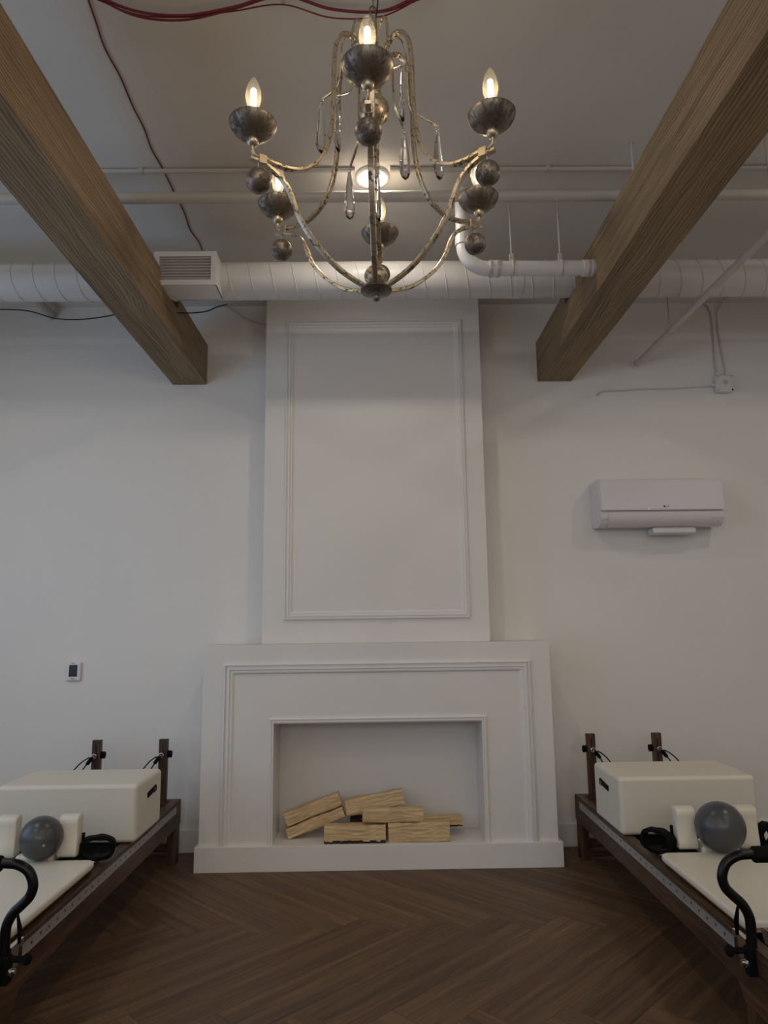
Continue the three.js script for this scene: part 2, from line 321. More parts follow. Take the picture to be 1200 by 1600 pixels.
// ---------------------------------------------------------------- firewood
function log(label, x0, x1, y, z, hgt, dep, tilt, opts = {}) {      // y: underside at the centre
  const l = x1 - x0, t = thing('firewood_log', label, 'firewood', [(x0 + x1) / 2, y, z], 'split logs in the niche');
  const n = 18, ring = opts.ring || [[-0.5, 0], [0.44, 0], [0.5, 0.1], [0.48, 0.9], [0.36, 1], [-0.42, 0.96], [-0.5, 0.84]];
  srand(Math.floor(1000 * Math.abs(x0) + 77 * hgt * 100)); const ph = rnd() * 6;
  const pos = [], idx = [], m = ring.length;
  for (let i = 0; i <= n; i++) { const u = i / n, xx = (u - 0.5) * l; for (let k = 0; k < m; k++) { const j = 0.0025 * Math.sin(u * 9 + k * 2 + ph) + 0.0015 * Math.sin(u * 31 + k + ph); pos.push(xx, ring[k][1] * hgt + (ring[k][1] > 0.05 ? j : 0), ring[k][0] * dep + j); } }
  for (let i = 0; i < n; i++) for (let k = 0; k < m; k++) { const a = i * m + k, b = i * m + (k + 1) % m, c = a + m, d = b + m; idx.push(a, c, b, b, c, d); }
  for (let k = 1; k < m - 1; k++) { idx.push(0, k, k + 1); const e = n * m; idx.push(e, e + k + 1, e + k); }
  const g0 = new THREE.BufferGeometry(); g0.setAttribute('position', new THREE.Float32BufferAttribute(pos, 3)); g0.setIndex(idx); 
  const g = g0.toNonIndexed(); g.computeVertexNormals();
  mesh('split_wood', metreUV(g, 0, x0 * 3.1, y * 2.3), M.log, t);
  if (opts.bark) {                                                 // rough bark on one long side
    const geo = new THREE.BoxGeometry(l * 0.995, hgt * 0.16, dep * 1.03, 44, 3, 8), q = geo.attributes.position;
    for (let i = 0; i < q.count; i++) { const s = Math.sin(q.getX(i) * 140) * Math.sin(q.getX(i) * 53 + q.getZ(i) * 60); q.setY(i, q.getY(i) + 0.0022 * s); q.setZ(i, q.getZ(i) + 0.0018 * s); }
    geo.computeVertexNormals(); mesh('bark', geo.translate(0, hgt * (opts.bark === 'top' ? 0.95 : 0.08), 0), M.bark, t);
  }
  t.rotation.set(0, opts.turn || 0, tilt); return t;
}
const NF = 0.1455;
log('split log with dark bark along its underside, flat on the niche floor', -0.338, 0.038, NF + 0.001, 0.325, 0.098, 0.10, 0.0, { bark: 'bottom' });
log('clean pale split log flat on the niche floor beside the barked one', 0.055, 0.43, NF + 0.001, 0.325, 0.110, 0.10, 0.015);
log('split log bridging the two logs on the niche floor', -0.103, 0.272, 0.258, 0.315, 0.078, 0.085, 0.0);
log('lower of two stacked logs leaning at the end of the pile', -0.578, -0.205, 0.205, 0.215, 0.066, 0.10, 0.335, { turn: 0.05 });
log('upper of two stacked logs leaning at the end of the pile', -0.585, -0.225, 0.279, 0.213, 0.078, 0.095, 0.335, { turn: 0.05 });
log('topmost log, tilted on the middle of the pile', -0.205, 0.165, 0.300, 0.205, 0.095, 0.09, 0.17);
log('half-hidden log with dark bark underneath, behind the clean pale one', 0.14, 0.525, NF + 0.05, 0.19, 0.058, 0.09, 0.02, { bark: 'bottom' });
log('rough log lying at the back of the niche under the tilted one', -0.185, 0.12, NF + 0.001, 0.185, 0.10, 0.10, 0.0, { bark: 'top' });

// ---------------------------------------------------------------- duct, vent, pipes
const DZ = 0.92, DY = 3.522, DR = 0.1107;
{
  const t = thing('air_duct', 'round white spiral air duct across the room above the beams', 'duct', [0, DY, DZ]);
  mesh('duct_shell', cyl(DR, DR, ROOM.x1 - ROOM.x0 - 0.004, 48).rotateZ(Math.PI / 2), M.duct, t);
  const pts = [], pitch = 0.128; for (let i = 0; i <= 56 * 20; i++) { const a = i / 20 * 2 * Math.PI, x = ROOM.x0 + 0.02 + pitch * i / 20; if (x > ROOM.x1 - 0.02) break; pts.push([x, DR * Math.cos(a), DR * Math.sin(a)]); }
  mesh('spiral_seam', tube(pts, 0.0036, pts.length * 2, 5), M.duct, t);
  mesh('coupling', cyl(DR + 0.003, DR + 0.003, 0.05, 48).rotateZ(Math.PI / 2).translate(0.87, 0, 0), M.duct, t);
}
{
  const x0 = -1.268, x1 = -0.907, y0 = 3.400, y1 = 3.606, z = 1.125, t = thing('air_vent', 'white rectangular supply vent with horizontal louvres on the duct', 'vent', [(x0 + x1) / 2, y0, z]);
  const W = x1 - x0, H = y1 - y0, fr = 0.031;
  for (const [a, b, c, d] of [[-W / 2, W / 2, 0, fr], [-W / 2, W / 2, H - fr, H], [-W / 2, -W / 2 + fr, fr, H - fr], [W / 2 - fr, W / 2, fr, H - fr]]) mesh('vent_frame', span(a, b, c, d, -0.015, 0), M.vent, t);
  for (const s of [-1, 1]) mesh('vent_side', span(s * W / 2, s * (W / 2 - 0.004), 0, H, -0.185, -0.015), M.vent, t);
  mesh('vent_side', span(-W / 2, W / 2, H - 0.004, H, -0.12, -0.015), M.vent, t);
  mesh('vent_side', span(-W / 2, W / 2, 0, 0.004, -0.185, -0.015), M.vent, t);
  mesh('vent_back', span(-W / 2 + 0.005, W / 2 - 0.005, 0.005, H - 0.005, -0.085, -0.08), M.vent, t);
  for (let k = 0; k < 8; k++) mesh('louvre', box(W - 2 * fr - 0.002, 0.003, 0.020, 0, 0, 0).rotateX(-0.12).translate(0, fr + (k + 0.5) * (H - 2 * fr) / 8, -0.014), M.vent, t);
  for (const [x, y] of [[W / 2 - 0.014, H / 2], [-W / 2 + 0.014, H / 2]]) mesh('screw', cyl(0.0025, 0.0025, 0.002, 10).rotateX(Math.PI / 2).translate(x, y, 0.001), M.dark, t);
}
{   // drain pipe
  const r = 0.039, y = 3.337, z = 1.40, t = thing('drain_pipe', 'white plastic drain pipe with an elbow, running into the beam', 'pipe', [0, 0, 0]);
  const ex = 0.487, R = 0.135;
  mesh('pipe_run', rod([ex + R, y, z], [1.1895, y, z], r, 28), M.pvc, t);
  const arc = []; for (let i = 0; i <= 12; i++) { const a = i / 12 * Math.PI / 2; arc.push([ex + R - R * Math.sin(a), y + R - R * Math.cos(a), z]); }
  mesh('elbow', tube(arc, r, 24, 24), M.pvc, t);
  mesh('riser', rod([ex, y + R, z], [ex, ROOM.h - 0.001, z], r, 28), M.pvc, t);
  for (const [a, b] of [[[ex + R + 0.0, y, z], [ex + R + 0.055, y, z]], [[ex, y + R, z], [ex, y + R + 0.055, z]], [[1.125, y, z], [1.1895, y, z]]]) mesh('pipe_collar', rod(a, b, r + 0.005, 28), M.pvc, t);
  for (const [a, b] of [[ex + R + 0.004, 0.012], [ex + R + 0.04, 0.012], [1.15, 0.012], [1.175, 0.012]]) { mesh('hose_clamp', rod([a, y, z], [a + b, y, z], r + 0.0065, 28), M.galvanised, t); }
  for (const x of [0.745, 1.008]) {
    const h = thing('pipe_hanger', x < 0.9 ? 'thin white hanger rod with a strap nearer the drain pipe elbow' : 'thin white hanger rod with a strap nearer the beam on the drain pipe', 'pipe hanger', [x, y, z]);
    mesh('rod', rod([0, r + 0.03, 0], [0, ROOM.h - 0.001 - y, 0], 0.005, 10), M.pipe, h);
    mesh('strap', new THREE.TorusGeometry(r + 0.004, 0.004, 8, 40).scale(1, 1, 1).rotateY(Math.PI / 2), M.pipe, h);
    mesh('strap_clip', box(0.024, 0.055, 0.012, 0, r + 0.02, 0, 0.003), M.pipe, h);
  }
}
{
  const t = thing('sprinkler_pipe', 'white pipe as thick as a wrist running across below the ceiling', 'pipe', [0, 3.652, 1.572]);
  mesh('pipe_run', rod([ROOM.x0 + 0.002, 0, 0], [ROOM.x1 - 0.002, 0, 0], 0.0285, 24), M.pipe, t);
  for (const x of [-1.6, 1.75]) { mesh('pipe_clamp', new THREE.TorusGeometry(0.031, 0.004, 8, 30).rotateY(Math.PI / 2).translate(x, 0, 0), M.pipe, t); mesh('clamp_rod', rod([x, 0.03, 0], [x, 0.147, 0], 0.004, 8), M.pipe, t); }
}
for (const [xa, xb, lab] of [[ROOM.x0 + 0.002, -0.09, 'thin white conduit on the ceiling, on the air vent side of the round ceiling light'], [0.092, ROOM.x1 - 0.002, 'thin white conduit on the ceiling, on the drain pipe side of the round ceiling light']]) {
  const t = thing('conduit', lab, 'conduit', [0, ROOM.h - 0.0135, 1.598]);
  mesh('pipe_run', rod([xa, 0, 0], [xb, 0, 0], 0.0125, 14), M.pipe, t);
  for (let k = 0; k < 4; k++) { const x = xa + (xb - xa) * (0.22 + 0.19 * k) + (xa < 0 ? 0.3 : 0.05); mesh('conduit_clip', span(x - 0.011, x + 0.011, -0.015, 0.0125, -0.018, 0.018, 0.003), M.pipe, t); }
}
{
  const t = thing('wall_pipe', 'slim grey pipe running from the wall towards the room past the duct', 'pipe', [1.92, 3.318, 0.001]);
  mesh('pipe_run', rod([0, 0, 0], [0, -0.05, 7.5], 0.02, 18), M.pipeGrey, t);
  mesh('wall_flange', cyl(0.034, 0.034, 0.01, 24).rotateX(Math.PI / 2).translate(0, 0, 0.005), M.wall, t);
  mesh('coupling', rod([0, -0.002, 0.37], [0, -0.0025, 0.41], 0.024, 18), M.pipeGrey, t);
  for (const [z, lab] of [[0.61, 'thin hanger rod holding the slim grey pipe beside the duct'], [1.835, 'thin hanger rod holding the slim grey pipe between the ceiling conduit and the duct']]) {
    const y = 3.318 - 0.05 * z / 7.5, h = thing('pipe_hanger', lab, 'pipe hanger', [1.92, y, z]);
    mesh('rod', rod([0, 0.055, 0], [0, ROOM.h - 0.001 - y, 0], 0.0045, 10), M.pipe, h);
    mesh('loop', tube([[-0.026, -0.004, 0], [-0.02, 0.035, 0], [0, 0.058, 0], [0.02, 0.035, 0], [0.026, -0.004, 0], [0, -0.028, 0]], 0.003, 40, 6, true), M.pipe, h);
  }
}
{
  const h = thing('beam_hanger', 'thin grey rod from the ceiling down to the beam with the drain pipe', 'rod', [1.282, 3.493, 1.785]);
  mesh('rod', rod([0, 0.0005, 0], [0, ROOM.h - 0.001 - 3.493, 0], 0.004, 10), M.pipeGrey, h);
  mesh('ceiling_plate', cyl(0.014, 0.014, 0.004, 16).translate(0, ROOM.h - 0.003 - 3.493, 0), M.pipeGrey, h);
}
{ // stub pipe through the wall under the duct
  const t = thing('pipe_stub', 'short white pipe stub slanting out of the wall under the duct', 'pipe', [-2.37, 3.735, 0.001]);
  mesh('pipe_run', rod([0, 0, 0], [0, 0.012, 0.5], 0.032, 20), M.pipe, t);
}

// ---------------------------------------------------------------- cables
const C = ROOM.h;
function cable(name, label, pts, r, mat, n = 80) { return tag(mesh(name, tube(pts, r, n, 7), mat), label, 'cable'); }
{
  const z0 = 0.004;
  cable('red_cable', 'single thin red cable running along the ceiling to the air vent', [[-1.062, C - z0, 2.63], [-1.075, C - z0, 2.50], [-1.088, C - z0, 2.38], [-1.080, C - z0, 2.22], [-1.086, C - z0, 2.05], [-1.082, C - z0, 1.9], [-1.093, C - z0, 1.76], [-1.083, C - z0, 1.6], [-1.082, C - z0, 1.43], [-1.078, C - z0, 1.2], [-1.090, C - z0, 1.03], [-1.072, C - z0, 0.9], [-1.076, C - z0, 0.8]], 0.0035, M.redWire, 120);
  const sag = [[-1.04, 0.006, 2.64], [-0.90, 0.03, 2.585], [-0.72, 0.042, 2.58], [-0.52, 0.028, 2.60], [-0.33, 0.010, 2.63], [-0.15, 0.030, 2.595], [0.05, 0.034, 2.59], [0.19, 0.010, 2.63], [0.30, 0.005, 2.66]];
  const names = ['thickest red cable of the drooping ceiling bundle', 'middle red cable of the drooping ceiling bundle', 'thinnest red cable of the drooping ceiling bundle'];
  [[0, 0, 0.0052], [0.010, -0.010, 0.0045], [-0.016, -0.024, 0.0028]].forEach(([dy, dz, r], i) => cable('red_cable', names[i], sag.map(([x, y, z], k) => [x, C - 0.007 - Math.max(0, y + dy * Math.sin(k)) , z + dz + 0.004 * Math.sin(k * 2 + i)]), r, M.redWire, 110));
  tag(mesh('cable_clip', span(-0.338, -0.322, C - 0.024, C - 0.001, 2.60, 2.645, 0.003), M.pipe), 'small white clip holding the red cable bundle to the ceiling', 'clip');
  cable('black_cable', 'black cable drooping under the duct past the pipe stub', [[-2.9, 3.40, 0.80], [-2.30, 3.392, 0.84], [-2.12, 3.385, 0.83], [-1.98, 3.352, 0.80], [-1.86, 3.340, 0.80], [-1.72, 3.350, 0.80], [-1.58, 3.375, 0.80], [-1.48, 3.393, 0.81]], 0.0042, M.blackWire);
  cable('black_cable', 'black cable hanging between the beam and the air vent', [[-1.219, 3.385, 0.79], [-1.13, 3.378, 0.80], [-1.03, 3.385, 0.81], [-0.97, 3.400, 0.83], [-0.90, 3.404, 0.86]], 0.004, M.blackWire);
  cable('white_cable', 'white cable sagging along the wall up to the chimney breast', [[-1.15, 3.795, 0.006], [-1.11, 3.80, 0.007], [-1.03, 3.76, 0.007], [-0.95, 3.705, 0.007], [-0.86, 3.668, 0.007], [-0.762, 3.648, 0.007]], 0.0055, M.whiteWire);
  const bx = 2.478, by = 3.094;
  cable('white_cable', 'white cable dropping straight into the junction box', [[2.40, 3.796, 0.06], [2.46, 3.788, 0.02], [2.498, 3.73, 0.008], [2.507, 3.62, 0.008], [2.503, 3.45, 0.008], [2.499, 3.30, 0.012], [2.505, 3.219, 0.025]], 0.006, M.whiteWire);
  cable('white_cable', 'white cable curving from the duct into the junction box', [[2.62, 3.796, 0.32], [2.585, 3.79, 0.10], [2.555, 3.735, 0.010], [2.547, 3.60, 0.008], [2.556, 3.42, 0.008], [2.567, 3.30, 0.012], [2.566, 3.219, 0.025]], 0.0055, M.whiteWire);
  cable('white_cable', 'white cable along the wall beside the junction box, end bent down', [[2.477, 3.148, 0.022], [2.44, 3.147, 0.009], [2.17, 3.132, 0.008], [1.98, 3.130, 0.008], [1.80, 3.120, 0.008], [1.68, 3.118, 0.008], [1.635, 3.105, 0.009], [1.620, 3.083, 0.012]], 0.0055, M.whiteWire);
  const j = thing('junction_box', 'square white junction box on the wall under the ceiling pipes', 'junction box', [2.54, 3.157, 0.001]);
  mesh('box_body', box(0.125, 0.125, 0.05, 0, 0, 0.025, 0.014), M.vent, j);
  const oct = []; for (const [sx, sy] of [[1, 1], [-1, 1], [-1, -1], [1, -1]]) { const a = [sx * 0.036, sy * 0.052], b = [sx * 0.052, sy * 0.036]; oct.push(...(sx * sy > 0 ? [b, a] : [a, b])); }
  mesh('cover', prism(oct, 0.006, 0.001).translate(0, 0, 0.049), M.vent, j);
  for (const [sx, sy] of [[1, 1], [-1, 1], [-1, -1], [1, -1]]) mesh('screw', cyl(0.006, 0.006, 0.004, 12).rotateX(Math.PI / 2).translate(sx * 0.05, sy * 0.05, 0.051), sx > 0 && sy < 0 ? M.dark : M.galvanised, j);  // dark lower corner disc paints the shade of an empty screw hole
  mesh('emblem', new THREE.TorusGeometry(0.017, 0.0016, 6, 6).rotateZ(Math.PI / 6).translate(0, 0.006, 0.056), M.acGrey, j);
  for (const [a, b] of [[-0.006, -0.006], [0.006, 0.006]]) mesh('emblem', span(a - 0.0015, b + 0.0015, -0.002, 0.014, 0.055, 0.057), M.logoGrey, j);
  for (const x of [-0.035, 0.026]) mesh('cable_gland', rod([x, 0.0625, 0.025], [x, 0.082, 0.025], 0.010, 12), M.vent, j);
  mesh('cable_gland', rod([-0.0625, -0.008, 0.025], [-0.09, -0.008, 0.025], 0.010, 12), M.vent, j);
}

// ---------------------------------------------------------------- ceiling lights
function downlight(x, z, label) {
  const t = thing('ceiling_light', label, 'ceiling light', [x, C - 0.001, z], 'round ceiling lights');
  mesh('trim_ring', lathe([[0.074, 0], [0.09, 0], [0.09, -0.012], [0.085, -0.02], [0.078, -0.021], [0.074, -0.018], [0.074, 0]], 48), M.vent, t);
  mesh('diffuser', lathe([[0, -0.016], [0.074, -0.016], [0.074, -0.004], [0, -0.004]], 40), M.disc, t);
  const l = new THREE.RectAreaLight(LAMP, DOWNLIGHT, 0.13, 0.13); l.position.set(0, -0.023, 0); l.rotation.x = -Math.PI / 2; l.name = 'lamp_light'; t.add(l);
}
downlight(0.0, 1.53, 'lit round ceiling light seen through the chandelier');
for (const [x, z] of [[-2.75, 2.0], [2.75, 2.0], [-2.6, 3.8], [2.6, 3.8], [-2.6, 5.7], [2.6, 5.7], [0, 4.6], [0, 6.4], [-2.6, 7.5], [2.6, 7.5]]) downlight(x, z, 'lit round ceiling light over the part of the room away from the fireplace');

// ---------------------------------------------------------------- chandelier
{
  const Y0 = 2.337, t = thing('chandelier', 'six-arm antique silver chandelier with candle bulbs, metal balls and crystal drops', 'chandelier', [0.0074, Y0, 3.1]), y = (v) => v - Y0;
  const lower = [[0.028, 2.373], [0.055, 2.380], [0.11, 2.404], [0.158, 2.440], [0.203, 2.487], [0.232, 2.533], [0.249, 2.575], [0.266, 2.607], [0.296, 2.634], [0.33, 2.649], [0.366, 2.655]].map(([r, h]) => [r, y(h)]);
  const upper = [[0.345, 2.667], [0.31, 2.661], [0.285, 2.657], [0.238, 2.661], [0.19, 2.690], [0.157, 2.738], [0.138, 2.806], [0.130, 2.89], [0.128, 2.99], [0.1255, 3.05], [0.119, 3.097], [0.104, 3.130], [0.081, 3.142], [0.056, 3.128], [0.036, 3.095], [0.024, 3.05], [0.018, 3.00]].map(([r, h]) => [r, y(h)]);
  const gl = sweepBar(lower, 0.015, 0.0105, 60), gu = sweepBar(upper, 0.015, 0.0095, 90);
  const cupP = [[0.0, 2.7125], [0.012, 2.713], [0.026, 2.7165], [0.041, 2.724], [0.053, 2.735], [0.0605, 2.748], [0.0625, 2.756], [0.061, 2.7585], [0.0595, 2.757], [0.0575, 2.749], [0.050, 2.738], [0.039, 2.728], [0.024, 2.7205], [0.0, 2.7175]].map(([r, h]) => [r, y(h)]);
  const gcup = lathe(cupP, 44), bulbP = [[0.0100, 2.795], [0.0135, 2.801], [0.0190, 2.816], [0.0212, 2.831], [0.0201, 2.848], [0.0158, 2.866], [0.0092, 2.882], [0.0038, 2.891], [0.0, 2.893]].map(([r, h]) => [r, y(h)]);
  const cu = gcup.attributes.uv, cpos = gcup.attributes.position; for (let i = 0; i < cu.count; i++) cu.setXY(i, cpos.getX(i), cpos.getZ(i));
  const ballGeo = (r) => faceUV(sphere(r, 0, 0, 0, 36, 24));
  const gbulb = lathe(bulbP, 28), gfil = new THREE.CapsuleGeometry(0.0078, 0.038, 6, 16).translate(0, y(2.832), 0), gsock = cyl(0.011, 0.011, 0.078, 20).translate(0, y(2.757), 0);
  const RC = 0.360, place = (m, a, r = 0) => { m.rotation.y = a; if (r) { m.position.x = r * Math.cos(a); m.position.z = -r * Math.sin(a); } return m; };
  for (let k = 0; k < 6; k++) {
    const th = 0.0446 + k * Math.PI / 3, a = Math.atan2(-Math.cos(th), -Math.sin(th));   // local +x turned to the arm's direction
    place(mesh('lower_arm', gl, M.leaf, t), a); place(mesh('upper_arm', gu, M.leaf, t), a);
    place(mesh('arm_clip', box(0.022, 0.026, 0.019, 0.333, y(2.6575), 0, 0.002).rotateZ(0), M.leaf, t), a);
    place(mesh('candle_hook', tube([[0.344, y(2.664), 0], [0.353, y(2.668), 0], [0.360, y(2.678), 0], [0.360, y(2.698), 0]], 0.0052, 20, 10), M.leaf, t), a);
    place(mesh('bead', ballGeo(0.0155).translate(0, y(2.704), 0), M.leaf, t), a + k, 0).position.set(RC * Math.cos(a), 0, -RC * Math.sin(a));
    const cup = place(mesh('candle_cup', gcup, M.cup, t), a + k * 1.3, 0); cup.position.set(RC * Math.cos(a), 0, -RC * Math.sin(a));
    mesh('socket', gsock, M.socket, cup);
    const bulb = mesh('light_bulb', gbulb, M.bulbGlass, t); bulb.position.copy(cup.position);
    mesh('filament', gfil, M.filament, bulb);
    const pl = new THREE.PointLight(new THREE.Color(1, 0.80, 0.52), BULB); pl.position.set(0, y(2.835), 0); pl.shadow.radius = 0.5; pl.castShadow = true; pl.name = 'bulb_light'; bulb.add(pl);
    const pb = mesh('pendant_ball', ballGeo(0.0325), M.cup, t); pb.position.set(0.343 * Math.cos(a), y(2.596), -0.343 * Math.sin(a)); pb.rotation.y = k * 1.1;
    mesh('wire_loop', rod([0, 0.031, 0], [0, 0.056, 0], 0.0014, 6), M.galvanised, pb);
  }
  const finial = lathe([[0, 2.337], [0.006, 2.338], [0.0105, 2.345], [0.0105, 2.352], [0.006, 2.358], [0.008, 2.360], [0.043, 2.366], [0.043, 2.372], [0.02, 2.380], [0, 2.381]].map(([r, h]) => [r, y(h)]), 40);
  mesh('bottom_hub', finial, M.cup, t);
  mesh('bottom_ball', ballGeo(0.033).scale(1, 0.95, 1).translate(0, y(2.411), 0), M.leaf, t);
  mesh('centre_ball', ballGeo(0.0445).translate(0, y(2.925), 0), M.leaf, t);
  mesh('centre_stem', lathe([[0.0, 2.955], [0.026, 2.958], [0.020, 2.985], [0.018, 3.0], [0.019, 3.05], [0.013, 3.10], [0.010, 3.16], [0.011, 3.175], [0.011, 3.232], [0.006, 3.236], [0, 3.236]].map(([r, h]) => [r, y(h)]), 28), M.leaf, t);
  // chain
  const link = tube([[0, -0.019, 0], [0.0085, -0.012, 0], [0.0085, 0.012, 0], [0, 0.019, 0], [-0.0085, 0.012, 0], [-0.0085, -0.012, 0]], 0.0026, 36, 7, true);
  for (let k = 0; k < 18; k++) { const m = mesh('chain_link', link, M.cup, t); m.position.y = y(3.253 + k * 0.0302); m.rotation.y = k % 2 ? Math.PI / 2 : 0.3; }
  mesh('ceiling_canopy', lathe([[0, 3.78], [0.02, 3.782], [0.055, 3.79], [0.06, 3.799], [0, 3.799]].map(([r, h]) => [r, y(h)]), 32), M.cup, t);
  mesh('power_cord', tube([[0.004, y(3.2), 0.006], [0.014, y(3.3), 0.004], [-0.008, y(3.4), 0.006], [0.012, y(3.52), -0.004], [-0.006, y(3.65), 0.004], [0.004, y(3.78), 0]], 0.0025, 60, 6), M.blackWire, t);
  // crystal arms: azimuth as k above in degrees, hook radius and height
  const cg = (() => {
    const ys = [0, -0.012, -0.045, -0.095, -0.13, -0.148, -0.156], rs = [0.003, 0.007, 0.012, 0.0175, 0.0175, 0.0115, 0.002], pos = [], n = 8;
    const P = (i, k) => { const a = k / n * 2 * Math.PI + Math.PI / n; return [rs[i] * Math.cos(a), ys[i], rs[i] * 0.42 * Math.sin(a)]; };
    for (let i = 0; i < ys.length - 1; i++) for (let k = 0; k < n; k++) { const a = P(i, k), b = P(i, k + 1), c = P(i + 1, k), d = P(i + 1, k + 1); pos.push(...a, ...b, ...d, ...a, ...d, ...c); }
    for (let k = 1; k < n - 1; k++) { pos.push(...P(0, 0), ...P(0, k + 1), ...P(0, k)); const e = ys.length - 1; pos.push(...P(e, 0), ...P(e, k), ...P(e, k + 1)); }
    const g = new THREE.BufferGeometry(); g.setAttribute('position', new THREE.Float32BufferAttribute(pos, 3)); g.computeVertexNormals(); return g;
  })();
  const ringGeo = new THREE.TorusGeometry(0.0048, 0.0013, 6, 16);
  for (const [az, r, h, ry] of [[82, 0.150, 2.945, 0.5], [38, 0.158, 2.873, 1.2], [152, 0.163, 2.846, 0.2], [-24, 0.178, 2.932, 1.35], [-143, 0.150, 2.96, 0.3], [-92, 0.181, 2.880, 0.6], [186, 0.10, 2.81, 1.4]]) {
    const th = az * Math.PI / 180, a = Math.atan2(-Math.cos(th), -Math.sin(th));
    const path = [[0.014, 3.03], [0.020, 3.09], [0.034, 3.145], [0.055, 3.172], [0.077, 3.168], [0.092, 3.135], [0.097, 3.07], [0.099, h + 0.09], [0.106, h + 0.05], [0.125 + (r - 0.15) * 0.5, h + 0.024], [r, h]].map(([q, v]) => [q * (az === 186 && q > 0.09 ? 0.9 : 1), y(v)]);
    const arm = place(mesh('crystal_arm', sweepBar(path, 0.0075, 0.0038, 60), M.leaf, t), a);
    const ring = mesh('hook_ring', ringGeo, M.chrome, arm); ring.position.set(r + 0.002, y(h) - 0.004, 0);
    const bead = mesh('crystal_bead', sphere(0.0055, 0, 0, 0, 10, 8), M.crystal, arm); bead.position.set(r + 0.003, y(h) - 0.012, 0);
    const c = mesh('crystal_drop', cg, M.crystal, arm); c.position.set(r + 0.003, y(h) - 0.016, 0); c.rotation.y = ry - a;
  }
}

